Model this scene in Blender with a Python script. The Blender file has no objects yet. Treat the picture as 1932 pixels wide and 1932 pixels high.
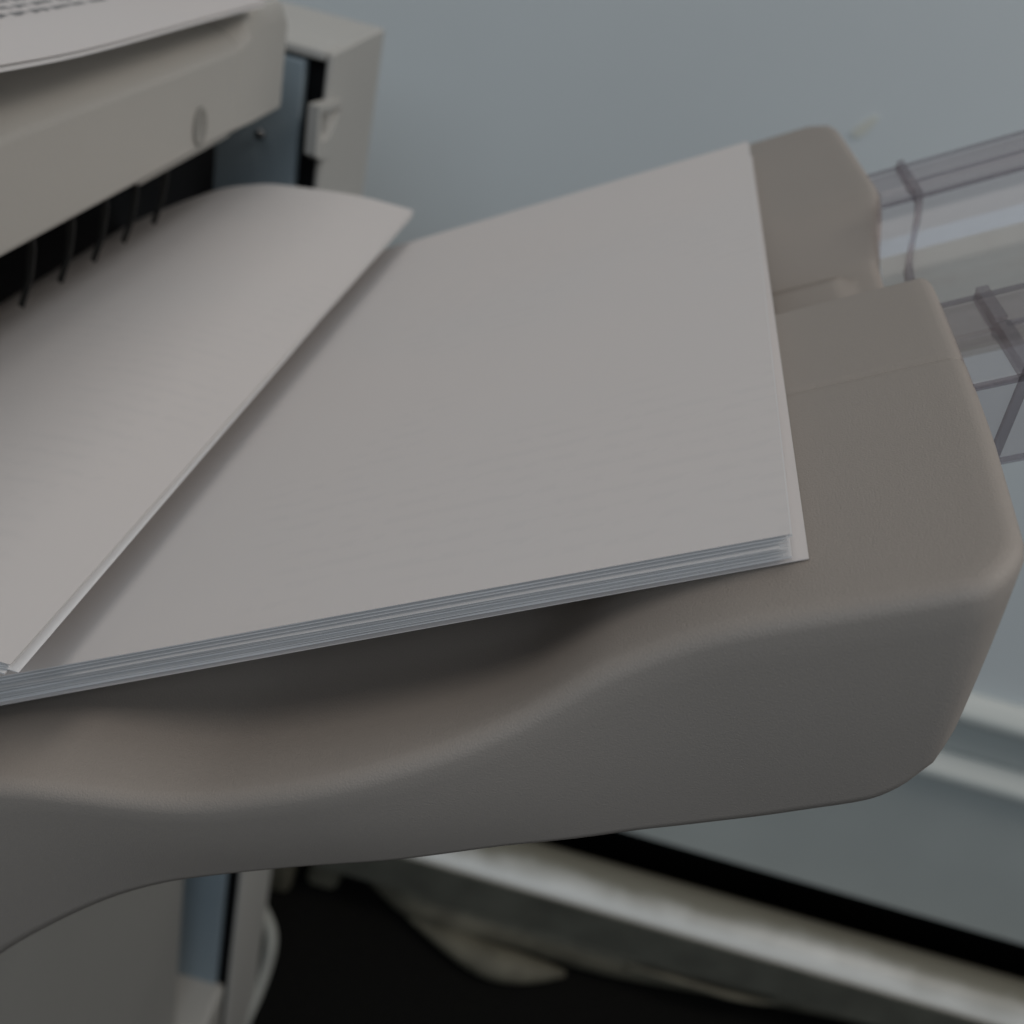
import bpy, bmesh, math, random
from mathutils import Vector, Matrix, noise
random.seed(7)
S = bpy.context.scene
COL = S.collection
FLOOR = 1.10                                   # camera height above the floor

# ------------------------------------------------------------------ camera
F, CC = 1950.0, 966.0                          # focal length and centre in a 1932 px picture
def nrm(v): v = Vector(v); return v / v.length
vy = (1350 - CC, -245 - CC)
hs = .26; nl = math.hypot(hs, 1); nx, ny = hs / nl, -1 / nl
dd = vy[0] * nx + vy[1] * ny
Zc = -nrm((-nx * F * F / dd, -ny * F * F / dd, F))
Yc = nrm((vy[0], vy[1], F)); Yc = nrm(Yc - Zc * Yc.dot(Zc))
Xc = Yc.cross(Zc)
R = Matrix((Xc, Yc, Zc))                       # world = R @ (right, down, forward)
cam = bpy.data.cameras.new('camera'); cob = bpy.data.objects.new('camera', cam); COL.objects.link(cob)
cr, cd, cf = R.col[0], R.col[1], R.col[2]
M = Matrix((cr, -cd, -cf)).transposed().to_4x4(); M.translation = (0, 0, FLOOR)
cob.matrix_world = M
cam.sensor_width = 36; cam.lens = 36 * F / 1932
cam.clip_start = .01; cam.clip_end = 60
cam.dof.use_dof = True; cam.dof.focus_distance = .172; cam.dof.aperture_fstop = cam.lens / 2.15
cam.dof.aperture_blades = 0
S.camera = cob

# ------------------------------------------------------------------ helpers
def W(x, y, z): return Vector((x, y, z + FLOOR))   # z measured from camera height
TA = math.radians(31.5)
TV = Vector((math.cos(TA), 0, math.sin(TA))); HV = Vector((-math.sin(TA), 0, math.cos(TA)))
def L(t, y, h):                                 # tray coordinates: along, depth, normal (metres)
    p = Vector((.04, 0, -.08 + FLOOR)) + TV * t + HV * h
    p.y = y
    return p
def link(name, me, mat, parent=None, smooth=True, origin=None):
    if origin is not None:
        o0 = Vector(origin)
        for v in me.vertices: v.co -= o0
    o = bpy.data.objects.new(name, me); COL.objects.link(o)
    if origin is not None: o.location = o0
    if mat: me.materials.append(mat)
    if smooth:
        me.polygons.foreach_set('use_smooth', [True] * len(me.polygons))
    if parent is not None:
        q = parent; base = Vector((0, 0, 0))
        while q is not None: base += q.location; q = q.parent
        o.parent = parent; o.location = (Vector(origin) if origin is not None else Vector((0, 0, 0))) - base
    return o
def from_data(name, vs, fs, mat, parent=None, smooth=True, origin=None, recalc=True):
    me = bpy.data.meshes.new(name); me.from_pydata([tuple(v) for v in vs], [], fs); me.validate()
    if recalc:
        bm = bmesh.new(); bm.from_mesh(me); bmesh.ops.recalc_face_normals(bm, faces=bm.faces); bm.to_mesh(me); bm.free()
    return link(name, me, mat, parent, smooth, origin)
def thing(name, label, cat, loc, group=None):
    o = bpy.data.objects.new(name, None); COL.objects.link(o); o.location = loc; o.empty_display_size = .02
    o['label'] = label; o['category'] = cat
    if group: o['group'] = group
    return o
def tag(o, label, cat, group=None):
    o['label'] = label; o['category'] = cat
    if group: o['group'] = group
def bevel(o, w, seg=3, ang=30):
    m = o.modifiers.new('bevel', 'BEVEL'); m.width = w; m.segments = seg; m.limit_method = 'ANGLE'; m.angle_limit = math.radians(ang)
    m.harden_normals = False
    a = o.modifiers.new('wn', 'WEIGHTED_NORMAL'); a.keep_sharp = False
    return o
def prism(name, poly, axis, a0, a1, mat, parent=None, bev=0, seg=3, origin=None):
    """poly in the two other axes (in order x,y,z without axis), z relative to camera height"""
    vs = []
    for a in (a0, a1):
        for p in poly:
            q = {'x': (a, p[0], p[1]), 'y': (p[0], a, p[1]), 'z': (p[0], p[1], a)}[axis]
            vs.append(W(*q))
    n = len(poly); fs = [list(range(n))[::-1], list(range(n, 2 * n))]
    for i in range(n): fs.append([i, (i + 1) % n, n + (i + 1) % n, n + i])
    o = from_data(name, vs, fs, mat, parent, bev > 0, origin)
    if bev: bevel(o, bev, seg)
    return o
def box(name, x0, x1, y0, y1, z0, z1, mat, parent=None, bev=0, seg=3, origin=None):
    return prism(name, [(x0, y0), (x1, y0), (x1, y1), (x0, y1)], 'z', z0, z1, mat, parent, bev, seg, origin)
def smoothpath(pts, n):
    out = []
    P = [Vector(pts[0]) * 2 - Vector(pts[1])] + [Vector(p) for p in pts] + [Vector(pts[-1]) * 2 - Vector(pts[-2])]
    for i in range(1, len(P) - 2):
        for k in range(n):
            u = k / n; a, b, c, d = P[i - 1:i + 3]
            out.append(.5 * ((2 * b) + (c - a) * u + (2 * a - 5 * b + 4 * c - d) * u * u + (3 * b - a - 3 * c + d) * u ** 3))
    out.append(P[-2]); return out
def tube(name, pts, r, mat, parent=None, seg=12, n=10, squash=1.0, origin=None, rfun=None):
    pts = smoothpath(pts, n); vs = []; fs = []
    N = len(pts)
    for i, p in enumerate(pts):
        d = (pts[min(i + 1, N - 1)] - pts[max(i - 1, 0)]).normalized()
        up = Vector((0, 0, 1)) if abs(d.z) < .95 else Vector((1, 0, 0))
        s = d.cross(up).normalized(); u = s.cross(d).normalized()
        rr = r * (rfun(i / (N - 1)) if rfun else 1)
        for k in range(seg):
            a = 2 * math.pi * k / seg
            vs.append(W(*p) + s * (rr * math.cos(a)) + u * (rr * squash * math.sin(a)))
    for i in range(N - 1):
        for k in range(seg): fs.append([i * seg + k, i * seg + (k + 1) % seg, (i + 1) * seg + (k + 1) % seg, (i + 1) * seg + k])
    fs.append(list(range(seg))[::-1]); fs.append([(N - 1) * seg + k for k in range(seg)])
    return from_data(name, vs, fs, mat, parent, True, origin)
def interp(tab, x):
    if x <= tab[0][0]: return tab[0][1]
    for (a, b), (c, d) in zip(tab, tab[1:]):
        if x <= c: return b + (d - b) * (x - a) / (c - a)
    return tab[-1][1]
def csm(tab, x):                                 # smooth monotone-ish interpolation (Catmull-Rom)
    n = len(tab)
    if x <= tab[0][0]: return tab[0][1]
    if x >= tab[-1][0]: return tab[-1][1]
    for i in range(n - 1):
        if x <= tab[i + 1][0]:
            x0, y0 = tab[i]; x1, y1 = tab[i + 1]; h = x1 - x0
            m0 = (y1 - tab[i - 1][1]) / (x1 - tab[i - 1][0]) if i else (y1 - y0) / h
            m1 = (tab[i + 2][1] - y0) / (tab[i + 2][0] - x0) if i + 2 < n else (y1 - y0) / h
            u = (x - x0) / h
            return (2*u**3 - 3*u*u + 1) * y0 + (u**3 - 2*u*u + u) * h * m0 + (-2*u**3 + 3*u*u) * y1 + (u**3 - u*u) * h * m1
def sstep(a, b, x):
    u = max(0, min(1, (x - a) / (b - a))); return u * u * (3 - 2 * u)

# ------------------------------------------------------------------ materials
def mat(name, col, rough=.5, spec=.5, nscale=0, namt=.08, bump=0, bscale=400, metal=0, trans=0, ior=1.45):
    m = bpy.data.materials.new(name); m.use_nodes = True; nt = m.node_tree; b = nt.nodes['Principled BSDF']
    b.inputs['Base Color'].default_value = (*col, 1); b.inputs['Roughness'].default_value = rough
    b.inputs['Specular IOR Level'].default_value = spec; b.inputs['Metallic'].default_value = metal
    b.inputs['Transmission Weight'].default_value = trans; b.inputs['IOR'].default_value = ior
    tc = nt.nodes.new('ShaderNodeTexCoord')
    if nscale:
        n = nt.nodes.new('ShaderNodeTexNoise'); n.inputs['Scale'].default_value = nscale; n.inputs['Detail'].default_value = 6
        nt.links.new(tc.outputs['Object'], n.inputs['Vector'])
        r = nt.nodes.new('ShaderNodeValToRGB')
        r.color_ramp.elements[0].position = .3; r.color_ramp.elements[1].position = .7
        r.color_ramp.elements[0].color = (*[c * (1 - namt) for c in col], 1)
        r.color_ramp.elements[1].color = (*[min(1, c * (1 + namt)) for c in col], 1)
        nt.links.new(n.outputs['Fac'], r.inputs['Fac']); nt.links.new(r.outputs['Color'], b.inputs['Base Color'])
    if bump:
        n2 = nt.nodes.new('ShaderNodeTexNoise'); n2.inputs['Scale'].default_value = bscale; n2.inputs['Detail'].default_value = 3
        nt.links.new(tc.outputs['Object'], n2.inputs['Vector'])
        bp = nt.nodes.new('ShaderNodeBump'); bp.inputs['Strength'].default_value = bump; bp.inputs['Distance'].default_value = .0004
        nt.links.new(n2.outputs['Fac'], bp.inputs['Height']); nt.links.new(bp.outputs['Normal'], b.inputs['Normal'])
    return m
M_tray = mat('tray_plastic', (.362, .318, .280), .5, .45, 9, .03, .32, 3200)
M_cover = mat('cover_plastic', (.47, .452, .415), .45, .45, 7, .04, .15, 700)
M_body = mat('body_plastic', (.375, .365, .340), .5, .4, 6, .05, .15, 700)
M_col = mat('column_plastic', (.55, .535, .50), .5, .4, 8, .04)
M_blue = mat('chassis_panel', (.35, .425, .47), .45, .4, 12, .06)
M_black = mat('dark_void', (.008, .008, .009), .7, .2)
M_fin = mat('fin_plastic', (.045, .045, .043), .4, .4)
M_wall = mat('painted_wall', (.79, .84, .85), .6, .3, 3, .03, .1, 150)
M_panel = mat('skirting_panel', (.58, .62, .60), .4, .5, 5, .06)
M_pipe = mat('pipe_paint', (.62, .62, .55), .35, .5, 26, .35)
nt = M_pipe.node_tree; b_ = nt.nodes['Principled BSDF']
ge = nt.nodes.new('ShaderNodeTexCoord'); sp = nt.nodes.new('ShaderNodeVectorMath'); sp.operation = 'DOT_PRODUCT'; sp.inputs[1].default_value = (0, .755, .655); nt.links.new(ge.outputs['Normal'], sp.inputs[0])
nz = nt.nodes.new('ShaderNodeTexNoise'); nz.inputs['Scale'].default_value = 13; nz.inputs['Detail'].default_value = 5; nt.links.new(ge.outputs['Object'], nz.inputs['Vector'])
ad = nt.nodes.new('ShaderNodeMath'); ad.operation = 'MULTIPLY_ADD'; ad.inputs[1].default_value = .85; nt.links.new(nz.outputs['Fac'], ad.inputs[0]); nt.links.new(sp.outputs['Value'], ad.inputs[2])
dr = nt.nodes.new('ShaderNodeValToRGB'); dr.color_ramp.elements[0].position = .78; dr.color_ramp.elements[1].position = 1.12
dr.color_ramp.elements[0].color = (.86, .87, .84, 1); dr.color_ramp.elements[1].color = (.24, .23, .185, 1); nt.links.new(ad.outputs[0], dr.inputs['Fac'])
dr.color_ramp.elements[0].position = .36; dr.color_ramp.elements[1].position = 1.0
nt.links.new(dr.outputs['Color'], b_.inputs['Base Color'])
M_hose = mat('beige_cable', (.15, .14, .105), .6, .3, 25, .3)
M_cord = mat('grey_cord', (.42, .42, .38), .5, .4, 20, .1)
M_carpet = mat('carpet', (.010, .0098, .009), .95, .05, 300, .4, .6, 500)
M_tape = mat('old_tape', (.77, .775, .70), .6, .3, 40, .1)
M_text = mat('toner', (.30, .30, .305), .7, .2, 200, .3)

# clear plastic
def thin_clear(name, tint, haze, hcol, rough=.08):
    m = bpy.data.materials.new(name); m.use_nodes = True; nt = m.node_tree; nt.nodes.clear()
    out = nt.nodes.new('ShaderNodeOutputMaterial')
    tr_ = nt.nodes.new('ShaderNodeBsdfTransparent'); tr_.inputs[0].default_value = (*tint, 1)
    df = nt.nodes.new('ShaderNodeBsdfDiffuse'); df.inputs[0].default_value = (*hcol, 1)
    gl = nt.nodes.new('ShaderNodeBsdfGlossy'); gl.inputs['Roughness'].default_value = rough
    lw = nt.nodes.new('ShaderNodeLayerWeight'); lw.inputs[0].default_value = .35
    fr = nt.nodes.new('ShaderNodeMath'); fr.operation = 'MULTIPLY_ADD'; fr.inputs[1].default_value = .12; fr.inputs[2].default_value = .03
    nt.links.new(lw.outputs['Facing'], fr.inputs[0])
    nz = nt.nodes.new('ShaderNodeTexNoise'); nz.inputs['Scale'].default_value = 60; tc = nt.nodes.new('ShaderNodeTexCoord')
    nt.links.new(tc.outputs['Object'], nz.inputs['Vector'])
    mu = nt.nodes.new('ShaderNodeMath'); mu.operation = 'MULTIPLY'; mu.inputs[1].default_value = haze * 2; nt.links.new(nz.outputs['Fac'], mu.inputs[0])
    a_ = nt.nodes.new('ShaderNodeMixShader'); b_ = nt.nodes.new('ShaderNodeMixShader')
    nt.links.new(mu.outputs[0], a_.inputs[0]); nt.links.new(tr_.outputs[0], a_.inputs[1]); nt.links.new(df.outputs[0], a_.inputs[2])
    nt.links.new(fr.outputs[0], b_.inputs[0]); nt.links.new(a_.outputs[0], b_.inputs[1]); nt.links.new(gl.outputs[0], b_.inputs[2])
    nt.links.new(b_.outputs[0], out.inputs[0]); return m
M_clear = thin_clear('clear_plastic', (.95, .93, .935), .05, (.6, .56, .56))
M_clear3 = thin_clear('tinted_clear_plastic', (.93, .91, .885), .14, (.52, .47, .43), .2)
M_edge_dark = thin_clear('clear_plastic_edge', (.80, .775, .79), .16, (.32, .31, .33), .15)
M_edge_soft = thin_clear('clear_plastic_soft_edge', (.86, .84, .86), .15, (.36, .35, .36), .15)

def paper_mat(name, col, ghost=0.0, sx=(260, 40), off=0.0, thr=(.52, .60)):
    """white paper, mottled, with the next page's print showing faintly through"""
    m = mat(name, col, .75, .2); nt = m.node_tree; b = nt.nodes['Principled BSDF']
    tc = nt.nodes.new('ShaderNodeTexCoord')
    n = nt.nodes.new('ShaderNodeTexNoise'); n.inputs['Scale'].default_value = 14; n.inputs['Detail'].default_value = 4
    nt.links.new(tc.outputs['Object'], n.inputs['Vector'])
    r = nt.nodes.new('ShaderNodeValToRGB'); r.color_ramp.elements[0].position = .35; r.color_ramp.elements[1].position = .65
    r.color_ramp.elements[0].color = (col[0] * .985, col[1] * .993, col[2] * .995, 1)
    r.color_ramp.elements[1].color = (col[0], col[1] * .997, col[2] * .992, 1)
    nt.links.new(n.outputs['Fac'], r.inputs['Fac'])
    last = r.outputs['Color']
    if ghost:
        mp = nt.nodes.new('ShaderNodeMapping'); mp.inputs['Scale'].default_value = (sx[0], sx[1], 0.001); mp.inputs['Location'].default_value = (off, off * .7, 0)
        uv = nt.nodes.new('ShaderNodeUVMap'); nt.links.new(uv.outputs['UV'], mp.inputs['Vector'])
        g = nt.nodes.new('ShaderNodeTexNoise'); g.inputs['Scale'].default_value = 1.0; g.inputs['Detail'].default_value = 2.5; g.inputs['Roughness'].default_value = .6
        nt.links.new(mp.outputs['Vector'], g.inputs['Vector'])
        r2 = nt.nodes.new('ShaderNodeValToRGB'); r2.color_ramp.elements[0].position = thr[0]; r2.color_ramp.elements[1].position = thr[1]
        r2.color_ramp.elements[0].color = (0, 0, 0, 1); r2.color_ramp.elements[1].color = (ghost, ghost, ghost, 1)
        nt.links.new(g.outputs['Fac'], r2.inputs['Fac'])
        # margins and column blocks: big soft mask
        mp2 = nt.nodes.new('ShaderNodeMapping'); mp2.inputs['Scale'].default_value = (5, 4, 0.001); mp2.inputs['Location'].default_value = (off + 3, 1, 0)
        nt.links.new(uv.outputs['UV'], mp2.inputs['Vector'])
        g2 = nt.nodes.new('ShaderNodeTexNoise'); g2.inputs['Scale'].default_value = 1.0; g2.inputs['Detail'].default_value = 1
        nt.links.new(mp2.outputs['Vector'], g2.inputs['Vector'])
        r3 = nt.nodes.new('ShaderNodeValToRGB'); r3.color_ramp.elements[0].position = .50; r3.color_ramp.elements[1].position = .58
        nt.links.new(g2.outputs['Fac'], r3.inputs['Fac'])
        mu = nt.nodes.new('ShaderNodeMath'); mu.operation = 'MULTIPLY'
        sx_ = nt.nodes.new('ShaderNodeSeparateXYZ'); nt.links.new(uv.outputs['UV'], sx_.inputs[0])
        ml = nt.nodes.new('ShaderNodeMath'); ml.operation = 'MULTIPLY'; ml.inputs[1].default_value = 2 * math.pi * 46; nt.links.new(sx_.outputs['Y'], ml.inputs[0])
        sn = nt.nodes.new('ShaderNodeMath'); sn.operation = 'SINE'; nt.links.new(ml.outputs[0], sn.inputs[0])
        rr_ = nt.nodes.new('ShaderNodeMapRange'); rr_.inputs[1].default_value = -.3; rr_.inputs[2].default_value = .9; nt.links.new(sn.outputs[0], rr_.inputs[0])
        m3 = nt.nodes.new('ShaderNodeMath'); m3.operation = 'MULTIPLY'; nt.links.new(r3.outputs['Color'], m3.inputs[0]); nt.links.new(rr_.outputs[0], m3.inputs[1])
        nt.links.new(r2.outputs['Color'], mu.inputs[0]); nt.links.new(m3.outputs[0], mu.inputs[1])
        mx = nt.nodes.new('ShaderNodeMix'); mx.data_type = 'RGBA'
        nt.links.new(mu.outputs[0], mx.inputs[0]); nt.links.new(last, mx.inputs[6]); mx.inputs[7].default_value = (.36, .37, .39, 1)
        last = mx.outputs[2]
    nt.links.new(last, b.inputs['Base Color'])
    return m
PC = (.775, .728, .705)
M_paper = paper_mat('paper', PC)
M_lid = paper_mat('lid_paper_dimmed', (.69, .650, .632))  # same paper, base darkened to offset strong light on the lid
M_edge = paper_mat('paper_stack', (.80, .785, .78))
M_ghost = paper_mat('printed_through_paper', PC, .045, (42, 60), 2.3, (.44, .54))
M_ghost2 = paper_mat('printed_through_paper_dimmed', (.66, .622, .603), .06, (42, 60), 7.1, (.44, .54))  # darker copy of the stack paper, dimmer light put into its colour

# ------------------------------------------------------------------ setting
def struct(o): o['kind'] = 'structure'; return o
o = from_data('floor', [W(-3, -2, -1.1), W(3, -2, -1.1), W(3, 1.2, -1.1), W(-3, 1.2, -1.1)], [[0, 1, 2, 3]], M_carpet, smooth=False); struct(o)
WY = .85
o = box('wall', -3, 3, WY, WY + .12, -.935, 1.4, M_wall); o['label'] = 'pale blue grey painted wall behind the copier and tray'; o['category'] = 'wall'
# dark recess behind and below the wall panel
o = box('skirting_recess', -3, 3, WY + .13, WY + .16, -1.1, -.9, M_black)
tag(o, 'black recess running between the wall foot and the pipe', 'recess')

# moulded trunking running along the wall, lower right
tr = thing('cable_trunking', 'pale grey moulded trunking along the lower wall, right of the tray', 'trunking', W(.6, WY, -.69))
def rail(name, prof, x0, x1, m, parent):
    return prism(name, prof, 'x', x0, x1, m, parent, .004, 3)
rail('upper_lip', [(WY - .001, -.641), (WY - .001, -.611), (WY - .010, -.615), (WY - .024, -.627), (WY - .024, -.638)], -.1, 1.5, M_panel, tr)
rail('lower_lip', [(WY - .001, -.720), (WY - .001, -.690), (WY - .010, -.694), (WY - .026, -.706), (WY - .026, -.717)], -.1, 1.5, M_panel, tr)
rail('channel_face', [(WY - .001, -.6895), (WY - .001, -.6415), (WY - .007, -.6415), (WY - .007, -.6895)], -.1, 1.5, M_panel, tr)
o = box('kick_panel', -.6, 1.6, WY - .012, WY - .002, -.934, -.7215, M_panel, None, .003)
tag(o, 'flat grey panel under the trunking, above the black gap', 'panel')

# heating pipe at the foot of the wall
pipe = thing('heating_pipe', 'thick shiny off-white pipe with rust stains along the floor', 'pipe', W(.4, .79, -.965))
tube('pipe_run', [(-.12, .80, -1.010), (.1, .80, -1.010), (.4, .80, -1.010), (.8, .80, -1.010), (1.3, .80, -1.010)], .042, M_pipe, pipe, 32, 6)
o = box('pipe_shade_strip', -.14, 1.3, .7535, .7565, -1.036, -.978, mat('dull_olive', (.14, .14, .115), .6, .3, 20, .2), pipe, .001)  # added dark strip, stands in for the pipe's shaded underside

# beige cable bundle lying on the floor along the wall
cb = tube('cable_sleeve', [(-.24, .85, -1.075), (-.11, .835, -1.075), (.0, .785, -1.074), (.12, .790, -1.074), (.24, .786, -1.074), (.42, .800, -1.074), (.7, .825, -1.074), (1.1, .86, -1.074)],
          .034, M_hose, None, 14, 8, .85, rfun=lambda u: .75 + .35 * math.sin(3.14 * min(1, u * 1.3)) ** 2)
tag(cb, 'flattened beige cable sleeve lying along the wall under the pipe', 'cable sleeve')
cb2 = tube('cable_end', [(-.02, .758, -1.082), (.045, .738, -1.082), (.09, .731, -1.084), (.135, .736, -1.086), (.175, .745, -1.088)],
           .017, M_hose, None, 12, 8, .8, rfun=lambda u: .12 + 1.1 * math.sin(3.14 * (.04 + .93 * u)))
tag(cb2, 'short beige bulge of cable in front of the sleeve on black carpet', 'cable')
cb3 = tube('loose_cable', [(.24, .760, -1.062), (.30, .752, -1.052), (.37, .752, -1.052), (.42, .765, -1.058), (.46, .79, -1.066)], .004, M_hose, None, 8, 8)
tag(cb3, 'thin looped cable lying over the beige sleeve, lower right', 'cable')
for i, (x, y, w_, h_) in enumerate([(-.188, .748, .046, .13), (-.132, .770, .040, .11)]):
    o = box('wall_bracket', x - w_ / 2, x + w_ / 2, y, y + .04, -1.1, -1.1 + h_, M_hose, None, .01)
    tag(o, ['beige block on the floor beside the copier column', 'small beige block at the start of the cable sleeve'][i], 'block', 'blocks at the wall foot')
# power cord loop by the machine column
pc = tube('power_cord', [(-.20, .700, -1.04), (-.185, .665, -.985), (-.168, .640, -.968), (-.148, .622, -.985), (-.145, .600, -1.02), (-.152, .560, -1.06), (-.165, .52, -1.09)], .0068, M_cord, None, 12, 10)
tag(pc, 'grey power cord looping out beside the copier column', 'cord')
# scrap of tape on the wall
vs = []; n = 14
for i in range(n):
    a = 2 * math.pi * i / n; rr = 1 + .12 * math.sin(3 * a + 1)
    u = .011 * rr * math.cos(a); v = .0040 * rr * math.sin(a); ca, sa = math.cos(.95), math.sin(.95)
    vs.append((.160 + u * ca - v * sa, -.134 + u * sa + v * ca))
o = prism('tape_scrap', vs, 'y', WY - .0012, WY - .0002, M_tape); tag(o, 'small yellowed scrap of tape stuck on the wall', 'tape')

# ------------------------------------------------------------------ copier
cp = thing('photocopier', 'off-white office copier with its side output tray at left', 'copier', W(-.3, .2, -1.1))
CX = -.147
# body below the tray
box('lower_side_panel', -.60, -.176, -.30, .452, -1.02, -.215, M_body, cp, .004)
box('caster_base', -.58, -.152, .330, .500, -1.06, -.874, M_cover, cp, .006)
box('chassis_panel', -.60, -.160, .495, .502, -1.02, -.112, M_blue, cp, .0012)
box('rear_gap', -.60, -.152, .5055, .515, -1.02, -.112, M_black, cp)
# rear column
rc = prism('rear_column', [(-.60, .5165), (-.1503, .5165), (-.1503, .4962), (CX, .4962), (CX, .585), (-.60, .585)], 'z', -1.05, -.1055, M_col, cp, .002)
top = box('column_cap', -.60, -.1504, .4950, .5164, -.1100, -.1056, M_col, rc, .001)
# latch with a hollow
def latch():
    bm = bmesh.new()
    # shield outline in (y,z) on a slab
    outl = [(.4750, -.1250), (.5130, -.1290), (.5150, -.1420), (.5110, -.1510), (.5010, -.1545), (.4850, -.1520), (.4765, -.1480)]
    inn = [(.4810, -.1290), (.5110, -.1325), (.5050, -.1385), (.4960, -.1440), (.4840, -.1440), (.4825, -.1400), (.4815, -.1350)]
    x0, x1, xd = -.1500, -.1448, -.1495
    vo = [bm.verts.new(W(x1, *p)) for p in outl]; vb = [bm.verts.new(W(x0, *p)) for p in outl]
    vi = [bm.verts.new(W(x1, *p)) for p in inn]; vd = [bm.verts.new(W(xd, (p[0] - .499) * .8 + .499, (p[1] + .136) * .8 - .136)) for p in inn]
    n = len(outl)
    for i in range(n):
        j = (i + 1) % n
        bm.faces.new([vo[i], vo[j], vi[j], vi[i]]); bm.faces.new([vi[i], vi[j], vd[j], vd[i]]); bm.faces.new([vo[j], vo[i], vb[i], vb[j]])
    bm.faces.new(vd); bm.faces.new(vb)
    bmesh.ops.recalc_face_normals(bm, faces=bm.faces)
    me = bpy.data.meshes.new('latch'); bm.to_mesh(me); bm.free(); return me
o = link('latch', latch(), M_col, rc); 
bevel(o, .0012, 2)
# exit slot interior
prism('slot_interior', [(-.60, -.12), (-.20, -.12), (-.200, -.20), (-.60, -.20)], 'y', -.30, .494, M_black, cp)
# cover: long front piece with sloped top recess
prism('exit_cover', [(-.60, -.119), (-.185, -.119), (-.172, -.1195), (CX - .004, -.1195), (CX, -.1165), (CX, -.0885), (-.152, -.0845), (-.170, -.0785), (-.190, -.0762), (-.60, -.0762)], 'y', -.30, .3900, M_cover, cp, .0016)
# end cap with slightly dished shoulder
def endcap():
    rows = [(.3795, 0), (.384, .15), (.390, .55), (.396, .92), (.402, 1), (.420, 1), (.4265, .97), (.4295, .82)]
    prof0 = [(CX, -.1165), (CX, -.0885), (-.152, -.0845), (-.170, -.0785), (-.190, -.0763), (-.60, -.0763)]
    prof1 = [(CX + .0004, -.1170), (CX + .0004, -.0840), (-.1495, -.0770), (-.160, -.0742), (-.190, -.0735), (-.60, -.0735)]
    vs = []; fs = []
    k = len(prof0)
    for y, u in rows:
        sh = .0022 if y > .429 else (.0006 if y > .4265 else 0)
        for a, b in zip(prof0, prof1):
            vs.append(W(a[0] + (b[0] - a[0]) * u - sh + (.0003 if u > 0 else 0.0002), y, a[1] + (b[1] - a[1]) * u - sh + .0002))
        vs.append(W(-.60, y, -.1198)); vs.append(W(CX - .004 - sh, y, -.1200))
    K = k + 2
    for i in range(len(rows) - 1):
        for j in range(K): fs.append([i * K + j, i * K + (j + 1) % K, (i + 1) * K + (j + 1) % K, (i + 1) * K + j])
    fs.append(list(range(K))); fs.append([(len(rows) - 1) * K + j for j in range(K)][::-1])
    return vs, fs
vs, fs = endcap(); o = from_data('cover_end_cap', vs, fs, M_cover, cp)
bevel(o, .0010, 2, 40)
# small lower flange under the cover
box('cover_flange', -.175, -.1535, .318, .392, -.1235, -.1197, M_cover, cp, .001)
# finger notch: dished half-oval with rim
def notch():
    bm = bmesh.new(); yc, zc = .3475, -.1085; ny_, nz_ = .0050, .0068
    rings = [(1.0, .0003), (.93, .0010), (.80, .0007), (.70, .0003)]
    prev = None
    for s, dx in rings:
        ring = []
        for k in range(24):
            a = 2 * math.pi * k / 24
            ring.append(bm.verts.new(W(CX + dx, yc + ny_ * s * math.cos(a), zc + nz_ * s * math.sin(a))))
        if prev:
            for k in range(24): bm.faces.new([prev[k], prev[(k + 1) % 24], ring[(k + 1) % 24], ring[k]])
        prev = ring
    bm.faces.new(prev)
    me = bpy.data.meshes.new('notch'); bm.to_mesh(me); bm.free(); return me
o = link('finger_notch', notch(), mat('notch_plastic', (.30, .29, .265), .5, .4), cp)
# fins in the slot
for i, y in enumerate((.355, .332, .311, .290, .268, .246, .224, .200)):
    prof = [(-.1642, -.1205), (-.1612, -.1205), (-.1608, -.131), (-.1622, -.141), (-.1655, -.1510), (-.1672, -.1503), (-.1642, -.141), (-.1634, -.131)]
    if i == 0: first = prism('guide_fin', prof, 'y', y, y + .0008, M_fin, cp, .0002, 1); y0 = y
    else:
        c_ = first.copy(); COL.objects.link(c_); c_.location.y += y - y0
o = tube('panel_screw', [(-.178, .4955, -.150), (-.178, .4925, -.150)], .0022, mat('screw_metal', (.3, .3, .3), .3, .5, metal=1), cp, 12, 3)

# ------------------------------------------------------------------ output tray
RIM = [(-.26, .0), (-.18, .0), (-.150, .0), (-.136, -.0016), (-.1222, -.0056), (-.1131, -.0084), (-.1036, -.0104), (-.0915, -.0109), (-.0788, -.0107), (-.0625, -.0100), (-.0546, -.0093), (-.0463, -.0079), (-.0396, -.0060), (-.0323, -.0036), (-.0256, -.0022), (-.0175, -.0008), (-.008, 0), (.05, 0)]
REC = [(.2320, 0), (.2332, -.0030), (.2338, -.0115), (.2350, -.0122), (.262, -.0122), (.270, -.0122), (.277, -.0119), (.283, -.0108), (.2900, -.0074), (.297, -.0036), (.303, -.0012), (.309, -.0002), (.3125, 0)]
BOT = [(-.26, -.095), (-.21, -.0680), (-.1763, -.0513), (-.1574, -.0437), (-.1408, -.0384), (-.1298, -.0362), (-.1204, -.0353), (-.0929, -.0354), (-.0634, -.0377), (-.0460, -.0412), (-.037, -.0427), (-.028, -.0442), (-.018, -.0450), (-.008, -.0446)]
def bulge(t): return .010 * sstep(-.015, -.085, t)
YF0, YB0 = .1180, .4120
def trayH(t, y):
    h = 0.0
    if y >= .2318: h += csm(REC, y) if y < .3125 else 0
    if .2350 < y < .2745 and t < .0172: h = -.0100
    w = 1 - sstep(.165, .235, y)
    r = csm(RIM, t)
    h += r * w
    # scoop hollow behind the rim
    h -= .0045 * sstep(.121, .150, y) * w * sstep(-.02, -.05, t)
    h -= .0005 * math.exp(-((y - .1895) / .0009) ** 2)
    return h
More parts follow.
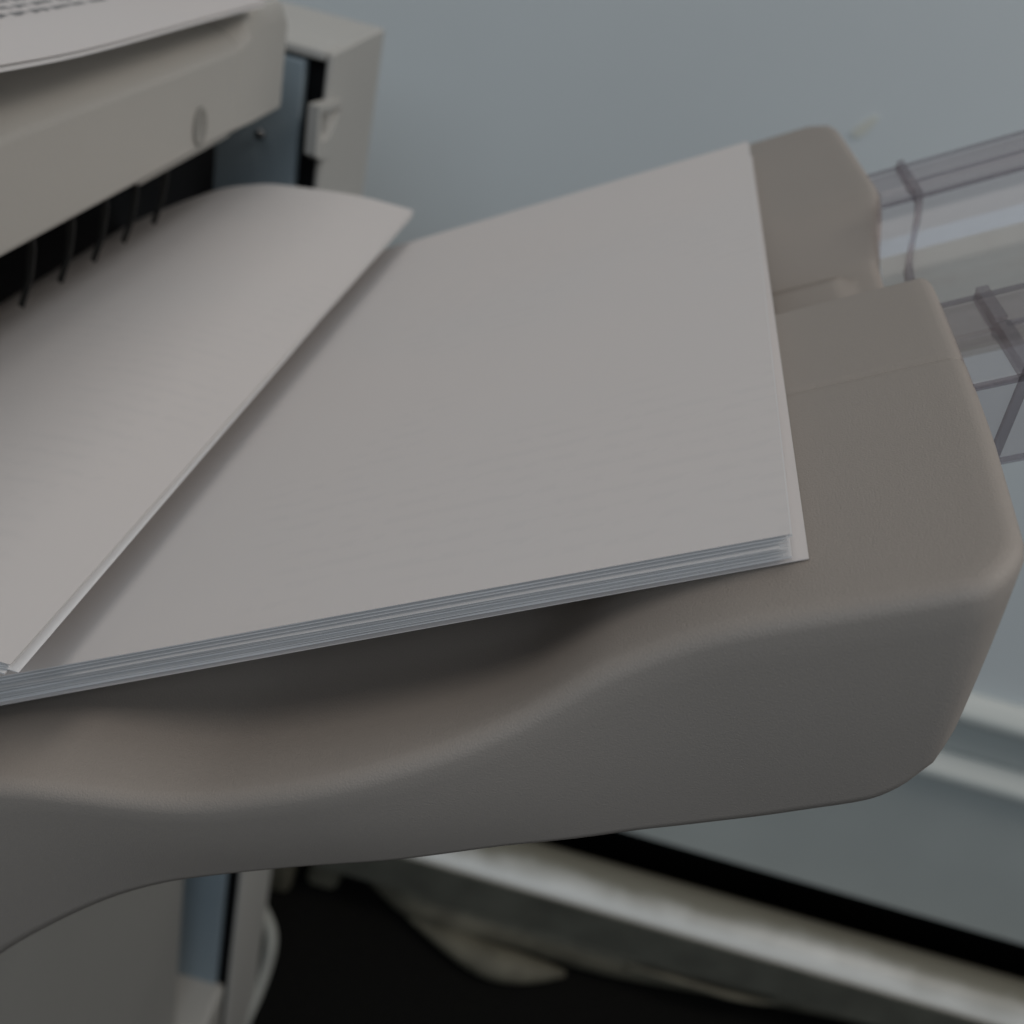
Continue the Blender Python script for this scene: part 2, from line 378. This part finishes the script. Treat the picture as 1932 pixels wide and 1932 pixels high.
def tR(y):
    e = interp([(.1180, .0270), (.1290, .0292), (.16, .0317), (.18, .0327), (.22, .0341), (.2315, .0343), (.2338, .0338), (.306, .0330), (.3125, .0330), (.402, .0300), (.412, .0290)], y)
    return e + (.5 * csm(REC, y) if .2320 < y < .3125 else 0)
def build_tray():
    rI = .0028
    ys = [YF0 + rI + .0001] + [.1225, .1245, .127, .13, .134, .138, .142, .147, .152, .158, .164, .17, .176, .182, .187, .1885, .1892, .1895, .1898, .1905, .192, .197, .203, .21, .217, .224, .229, .2316, .2320, .2325, .2330, .2334, .2338, .2344, .2351, .24, .247, .252, .258, .264, .270, .2742, .2748, .2765, .278, .281, .284, .287, .290, .293, .297, .3, .303, .306, .309, .3125, .32, .335, .35, .365, .38, .395, .402, YB0 - rI]
    us = [i / 110 for i in range(111)]
    T0 = -.26
    # rounded plan corners for the two right corners
    def tr_in(y):
        t = tR(y) - rI
        rc_ = .011
        if y < YF0 + rc_: d = YF0 + rc_ - y; t -= rc_ - math.sqrt(max(0, rc_ * rc_ - d * d))
        rb = .015
        if y > YB0 - rb: d = y - (YB0 - rb); t -= rb - math.sqrt(max(0, rb * rb - d * d))
        return t
    vs = []; idx = {}
    for j, y in enumerate(ys):
        te = tr_in(y)
        for i, u in enumerate(us):
            uu = u if u < .5 else u
            t = T0 + (te - T0) * uu
            idx[i, j] = len(vs); vs.append([t, y - bulge(t) * max(0, 1 - (y - YF0) / .042), trayH(t, y)])
    fs = []
    I, J = len(us), len(ys)
    for j in range(J - 1):
        for i in range(I - 1): fs.append([idx[i, j], idx[i + 1, j], idx[i + 1, j + 1], idx[i, j + 1]])
    loop = [idx[i, 0] for i in range(I)] + [idx[I - 1, j] for j in range(1, J)] + [idx[i, J - 1] for i in range(I - 2, -1, -1)]
    n = len(loop)
    base = [vs[k] for k in loop]
    # plan normals
    nr = []
    for k in range(n):
        a = base[max(k - 1, 0)]; b = base[min(k + 1, n - 1)]
        dx, dy = b[0] - a[0], b[1] - a[1]; l = math.hypot(dx, dy) or 1
        nr.append((dy / l, -dx / l))
    for _ in range(3):
        nr = [nr[0]] + [((nr[k - 1][0] + nr[k][0] * 2 + nr[k + 1][0]) / 4, (nr[k - 1][1] + nr[k][1] * 2 + nr[k + 1][1]) / 4) for k in range(1, n - 1)] + [nr[-1]]
    def bottom(k):
        t, y, h = base[k]; nx_, ny_ = nr[k]
        tt = t + max(0, nx_) * rI
        q = sstep(-.01, .027, tt)
        if k < I + J - 1:
            hb = csm(BOT, tt) if tt < -.008 else csm([(-.008, -.0446), (.004, -.0440), (.010, -.0430), (.016, -.0410), (.021, -.0378), (.0255, -.0340), (.029, -.0310), (.036, -.0310)], tt)
            return (tt - .0110 * q, hb)
        return (t, -.031)
    rings = []
    for a in (22, 45, 67, 90):
        ar = math.radians(a)
        rings.append([[base[k][0] + nr[k][0] * rI * math.sin(ar), base[k][1] + nr[k][1] * rI * math.sin(ar), base[k][2] - rI * (1 - math.cos(ar))] for k in range(n)])
    last = rings[-1]
    for f_ in (.12, .3, .5, .7, .86, .95, .985):
        ring = []
        for k in range(n):
            bt, bh = bottom(k); p = last[k]
            bow = .0012 * math.sin(math.pi * f_)
            ring.append([p[0] + (bt - p[0]) * f_, p[1] + nr[k][1] * bow + .0070 * f_ * (-nr[k][1]), p[2] + (bh - p[2]) * f_])
        rings.append(ring)
    # little step, then lip
    e = rings[-1]
    rings.append([[e[k][0] - nr[k][0] * .0006, e[k][1] - nr[k][1] * .0006, e[k][2] - .0001] for k in range(n)])
    rings.append([[e[k][0] - nr[k][0] * .0008, e[k][1] - nr[k][1] * .0008, e[k][2] - .0009] for k in range(n)])
    rings.append([[e[k][0] - nr[k][0] * .006, e[k][1] - nr[k][1] * .012, e[k][2] - .0012] for k in range(n)])
    prev = loop
    for ring in rings:
        cur = []
        for p in ring: cur.append(len(vs)); vs.append(p)
        for k in range(n - 1): fs.append([prev[k], prev[k + 1], cur[k + 1], cur[k]])
        prev = cur
    P = [L(*p) for p in vs]
    me = bpy.data.meshes.new('output_tray'); me.from_pydata([tuple(p) for p in P], [], fs); me.validate()
    bm = bmesh.new(); bm.from_mesh(me); bmesh.ops.recalc_face_normals(bm, faces=bm.faces); bm.to_mesh(me); bm.free()
    return me
def child(name, me, m, parent, smooth=True):
    o = bpy.data.objects.new(name, me); COL.objects.link(o); me.materials.append(m); o.parent = parent
    base = Vector((0, 0, 0)); q = parent
    while q is not None: base += q.location; q = q.parent
    o.location = -base
    if smooth: me.polygons.foreach_set('use_smooth', [True] * len(me.polygons))
    return o
tray = child('output_tray', build_tray(), M_tray, cp)
# clear extension slid out of the tray end, same section as the tray
def extrude_profile(prof, th, ts):
    # closed section: top line and the same line moved down by th
    n = len(prof); vs = []; fs = []
    nrm_ = []
    for i in range(n):
        a = prof[max(i - 1, 0)]; b = prof[min(i + 1, n - 1)]; dy, dh = b[0] - a[0], b[1] - a[1]; l = math.hypot(dy, dh); nrm_.append((dh / l, -dy / l))
    sec = list(prof) + [(prof[i][0] + nrm_[i][0] * th, prof[i][1] + nrm_[i][1] * th) for i in range(n - 1, -1, -1)]
    m = len(sec)
    for q_, t in enumerate(ts):
        for y, h in sec: vs.append(L(tR(y) + (.0003 if .268 < y < .3075 else -.005) if q_ == 0 else t, y, h - .0013))
    for k in range(len(ts) - 1):
        for i in range(m): fs.append([k * m + i, k * m + (i + 1) % m, (k + 1) * m + (i + 1) % m, (k + 1) * m + i])
    for k in (0, len(ts) - 1):
        for i in range(n - 1): fs.append([k * m + i, k * m + i + 1, k * m + m - 2 - i, k * m + m - 1 - i])
    me = bpy.data.meshes.new('ext'); me.from_pydata([tuple(v) for v in vs], [], fs)
    bm = bmesh.new(); bm.from_mesh(me); bmesh.ops.recalc_face_normals(bm, faces=bm.faces); bm.to_mesh(me); bm.free()
    return me
prof = [(.1782, -.0168), (.1782, -.0006), (.1790, 0), (.1985, 0), (.1990, -.0005), (.2000, -.0005), (.2005, 0), (.2180, 0), (.2192, -.0012), (.2200, -.0100), (.2215, -.0135), (.225, -.0152), (.24, -.0158), (.262, -.0157), (.272, -.0150), (.2790, -.0135), (.2828, -.010), (.2848, -.006), (.2885, -.002), (.2918, -.0003), (.2935, 0), (.305, 0), (.306, -.0006), (.307, 0), (.3285, 0), (.3300, -.0012), (.3305, -.0105)]
ext = child('clear_extension', extrude_profile(prof, .0014, [.0345, .17]), M_clear, tray, False)
ext.data.materials.append(M_clear3)
for p_ in ext.data.polygons:
    yc_ = sum(ext.data.vertices[v].co.y for v in p_.vertices) / len(p_.vertices)
    if .2195 < yc_ < .2820: p_.material_index = 1
def ribstrip(prof, t0, t1, up):
    vs = []; n = len(prof)
    for t in (t0, t1):
        for y, h in prof: vs.append(L(t + .5 * h, y, h + up))
        for y, h in reversed(prof): vs.append(L(t + .5 * h - .001, y, h - .0022))
    m = 2 * n; fs = []
    for i in range(m): fs.append([i, (i + 1) % m, m + (i + 1) % m, m + i])
    for k in (0, 1):
        for i in range(n - 1): fs.append([k * m + i, k * m + i + 1, k * m + m - 2 - i, k * m + m - 1 - i])
    me = bpy.data.meshes.new('rib'); me.from_pydata([tuple(v) for v in vs], [], fs)
    bm = bmesh.new(); bm.from_mesh(me); bmesh.ops.recalc_face_normals(bm, faces=bm.faces); bm.to_mesh(me); bm.free()
    return me
lv = [L(.0406, .1768, .0001), L(.0424, .1768, .0001), L(.0345, .1768, -.0166), L(.0327, .1768, -.0166)]
lv += [p + Vector((0, .0013, 0)) for p in lv]
M_clear2 = thin_clear('smoky_clear_rib', (.84, .81, .83), .18, (.32, .30, .31), .15)
child('extension_rib', ribstrip([p for p in prof if .1785 < p[0] < .2182], .0408, .0430, .0004), M_clear2, tray, False)
child('extension_rib', ribstrip([p for p in prof if .2600 < p[0] < .3300], .0408, .0424, .0004), M_clear2, tray, False)
me = bpy.data.meshes.new('leg'); me.from_pydata([tuple(v) for v in lv], [], [[0, 1, 2, 3], [7, 6, 5, 4], [0, 4, 5, 1], [1, 5, 6, 2], [2, 6, 7, 3], [3, 7, 4, 0]])
child('extension_end_edge', me, M_edge_dark, tray, False)
def strips(defs):
    vs, fs = [], []
    for (y, h, w_, d_, t0) in defs:
        b0 = len(vs)
        for t in (t0, .17):
            for (a_, c_) in ((-w_ / 2, 0), (w_ / 2, 0), (w_ / 2, -d_), (-w_ / 2, -d_)): vs.append(L(t, y + a_, h + c_ - .0004))
        for f_ in ([0, 1, 2, 3], [7, 6, 5, 4], [0, 4, 5, 1], [1, 5, 6, 2], [2, 6, 7, 3], [3, 7, 4, 0]): fs.append([b0 + q for q in f_])
    me = bpy.data.meshes.new('edges'); me.from_pydata([tuple(v) for v in vs], [], fs); return me
for d_ in [(.2932, -.0002, .0017, .0008, .0318), (.2182, -.0010, .0013, .0008, .0300), (.1783, -.0010, .0012, .0010, .030)]:
    child('extension_edge', strips([d_]), M_edge_dark, tray, False)
for d_ in [(.3286, -.0009, .0014, .0008, .0300), (.3070, 0, .0012, .0006, .0425), (.1995, 0, .0012, .0008, .0425), (.1772, -.0162, .0010, .0010, .030)]:
    child('extension_crease', strips([d_]), M_edge_soft, tray, False)

# ------------------------------------------------------------------ paper
def sheet_mesh(f, th, nu=26, nv=26, ulo=0.0):
    """f(u,v)->Vector ; thickness th downwards along the local normal"""
    vs = []; 
    def P(u, v): return f(u, v)
    top = []; bot = []
    for j in range(nv + 1):
        for i in range(nu + 1):
            u, v = i / nu, j / nv; p = P(u, v)
            e = 1e-3
            n = (P(min(1, u + e), v) - P(max(0, u - e), v)).cross(P(u, min(1, v + e)) - P(u, max(0, v - e))).normalized()
            top.append(p); bot.append(p - n * th)
    vs = top + bot; N = len(top); fs = []; w = nu + 1
    for j in range(nv):
        for i in range(nu):
            a = j * w + i; fs.append([a, a + 1, a + w + 1, a + w]); fs.append([N + a, N + a + w, N + a + w + 1, N + a + 1])
    for i in range(nu):
        fs.append([i, N + i, N + i + 1, i + 1]); a = nv * w + i; fs.append([a, a + 1, N + a + 1, N + a])
    for j in range(nv):
        a = j * w; fs.append([a, a + w, N + a + w, N + a]); a = j * w + nu; fs.append([a, N + a, N + a + w, a + w])
    me = bpy.data.meshes.new('sheet'); me.from_pydata([tuple(v) for v in vs], [], fs)
    uv = me.uv_layers.new(name='UVMap')
    for l in me.loops:
        k = l.vertex_index % N; uv.data[l.index].uv = ((k % w) / nu, (k // w) / nv)
    return me
def sheet(name, f, th, m, label, group=None, nu=26, nv=26, smooth=True):
    me = sheet_mesh(f, th, nu, nv)
    o0 = f(.5, .5)
    for v in me.vertices: v.co -= o0
    o = bpy.data.objects.new(name, me); COL.objects.link(o); o.location = o0; me.materials.append(m)
    if smooth:
        me.polygons.foreach_set('use_smooth', [True] * len(me.polygons))
        es = o.modifiers.new('es', 'EDGE_SPLIT'); es.split_angle = math.radians(40)
    tag(o, label, 'paper', group)
    return o
# lower stack: letter sheets, long side across the tray
PW, PL = .2575, .216
def low(dt, dy, rot, h0, h1, seed, amp=.0001):
    def f(u, v):
        t = -PL * (1 - u); y = v * PW
        ca, sa = math.cos(rot), math.sin(rot)
        t2 = t * ca - y * sa + dt; y2 = .1308 + dy + t * sa + y * ca
        hh = h1 + (h0 - h1) * u + amp * noise.noise(Vector((u * 5, v * 3, seed)))
        return L(t2, y2, hh)
    return f
GL = 'sheets of the lower stack lying on the tray'
NS = 34
sheet('paper_sheet', low(.0006, .0003, .003, .0005, .0004, .5, .00002), .00012, M_paper, 'bottom sheet of the lower stack, its corner sticking out at the right', GL)
hR, hL = .0008, .0002
totR, totL = .0051, .0071
ws = [random.choice([.6, .8, 1, 1, 1.2, 1.5, 1.9]) for _ in range(NS)]; ws[0] = 3.0; ws[1] = 1.6
sw = sum(ws); acc = 0
for i in range(NS):
    acc += ws[i]; u = acc / sw
    jt = random.uniform(-.0012, .0004) + (-.0022 if 2 < i < NS * .7 else -.0012); jy = random.gauss(0, .0006)
    if i in (0,): jy = .0006
    jy += .0006 * math.sin(i * .55)
    if i >= NS - 4: jt = -.0011; jy = -.0003 * (i - NS + 3)
    rot = random.uniform(-.0012, .0012) - .002
    h1 = hL + totL * u; h0 = hR + totR * u
    th_r = totR * ws[i] / sw * .68
    m = M_ghost if i == NS - 1 else M_edge
    lab = 'topmost sheet of the lower stack, print showing faintly through' if i == NS - 1 else 'white sheet inside the lower stack, only its edge visible'
    sheet('paper_sheet', low(jt, jy, rot, h0, h1, i * 3.1, .00022 if i < NS - 1 else .0001), min(th_r, .00042) if i > 1 else th_r, m, lab, GL, 30, 14)

# upper stack: curled sheets coming out of the slot
UP = [(-.255, -.212), (-.215, -.186), (-.190, -.167), (-.1685, -.1527), (-.1565, -.1458), (-.1439, -.1410), (-.1380, -.1393), (-.1274, -.1376), (-.1105, -.1354), (-.1006, -.1345), (-.0920, -.1343), (-.0793, -.1345)]
def up(dx, dy, dz, rot, seed):
    def f(u, v):
        x = -.255 + (.255 - .0793) * u
        z = csm(UP, x)
        y = .1193 + v * .2792
        # nearer the front the sheets lie a little flatter near the slot
        z -= .0025 * (1 - v) * sstep(-.10, -.16, x) 
        z += .00006 * noise.noise(Vector((u * 4, v * 3, seed)))
        z += .0012 * sstep(.97, 1.0, 1 - v) * sstep(-.10, -.085, x) * 0
        e_ = u ** 5
        return W(x + (dx + rot * (v - .5)) * e_, y + dy, z + dz)
    return f
GU = 'curled sheets of the upper stack coming out of the slot'
for i in range(6):
    dz = -.0021 + .00042 * i; 
    lab = 'top curled sheet of the upper stack coming out of the slot' if i == 5 else 'white sheet under the top one in the curled upper stack'
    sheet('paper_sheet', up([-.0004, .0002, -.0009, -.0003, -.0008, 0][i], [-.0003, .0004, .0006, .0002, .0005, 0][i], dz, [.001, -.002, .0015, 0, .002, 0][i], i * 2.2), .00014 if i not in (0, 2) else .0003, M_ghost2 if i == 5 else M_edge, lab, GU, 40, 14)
# bottom sheet whose near corner kinks up
# sheet lying on the copier top, overhanging the cover
def topsheet(dz, dx):
    def f(u, v):      # v along Y (near->far), u across (left->right edge)
        yR = -.06 + .4535 * v
        xR = -.1335 - .0098 * v + .0015 * math.sin(v * 3.1)
        zR = csm([(0, -.052), (.4, -.0585), (.5, -.0610), (.60, -.0645), (.70, -.0678), (.85, -.0704), (1, -.0725)], v)
        # crosswise: goes to the left, lying down on the lid
        x = xR - .216 * (1 - u); y = yR + .030 * (1 - u)
        z = zR + (-.0755 + .0012 - zR) * sstep(0, .6, 1 - u) + .0008 * math.sin(u * 6 + v * 4) * (1 - u)
        z += -.0022 * sstep(.90, 1, u) * sstep(.95, .5, v)
        return W(x + dx, y, z + dz)
    return f
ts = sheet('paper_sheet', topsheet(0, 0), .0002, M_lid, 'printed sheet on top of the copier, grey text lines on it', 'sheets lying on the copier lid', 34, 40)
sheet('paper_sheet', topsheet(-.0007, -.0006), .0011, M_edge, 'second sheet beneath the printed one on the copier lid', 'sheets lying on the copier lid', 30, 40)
# text blobs as printed dashes on the top sheet
f = topsheet(.00012, 0); bm = bmesh.new()
def sheetpt(u, v): return f(u, v)
for r_ in range(28):
    u = .872 - r_ * .0255
    v = .835 + .006 * math.sin(r_ * 2.3)
    while v > .12:
        wl = random.choice([.010, .014, .018, .022, .028])
        q_ = v
        while q_ > v - wl:
            lw_ = random.uniform(.0034, .0048); hh = random.choice([.0095, .0095, .0135]); lo = -.003 if random.random() < .12 else 0
            q = [sheetpt(u + lo, q_), sheetpt(u + hh, q_), sheetpt(u + hh, q_ - lw_ * .78), sheetpt(u + lo, q_ - lw_ * .78)]
            bm.faces.new([bm.verts.new(p) for p in q]); q_ -= lw_
        v -= wl + .007
me = bpy.data.meshes.new('print'); bm.to_mesh(me); bm.free()
o = bpy.data.objects.new('printed_text', me); COL.objects.link(o); me.materials.append(M_text); o.parent = ts; o.location = -ts.location

# ------------------------------------------------------------------ light
w = bpy.data.worlds.new('World'); S.world = w; w.use_nodes = True
bg = w.node_tree.nodes['Background']; bg.inputs[0].default_value = (.88, .94, 1.0, 1); bg.inputs[1].default_value = .13
def area(name, loc, target, size, size_y, power, col):
    l = bpy.data.lights.new(name, 'AREA'); l.shape = 'RECTANGLE'; l.size = size; l.size_y = size_y; l.energy = power; l.color = col
    o = bpy.data.objects.new(name, l); COL.objects.link(o); o.location = loc
    o.rotation_euler = (Vector(target) - Vector(loc)).to_track_quat('-Z', 'Y').to_euler(); return o
area('ceiling_light', (1.5, .35, 2.6), (1.0, .85, .6), 1.2, .5, 14, (1.0, .925, .86))
area('ceiling_light', (-.75, .1, 2.75), (-.2, .2, 0), 1.3, .8, 4.3, (1.0, .925, .86))
area('front_fill', (.2, -1.7, 2.2), (.2, .5, .8), 1.4, 1.1, 13, (.78, .89, 1.0))  # cool fill from the front, its source unseen

S.render.engine = 'CYCLES'
S.cycles.use_denoising = True
S.cycles.max_bounces = 10; S.cycles.transmission_bounces = 12; S.cycles.caustics_refractive = True
S.view_settings.view_transform = 'Standard'; S.view_settings.look = 'None'; S.view_settings.exposure = -.06; S.view_settings.gamma = 1
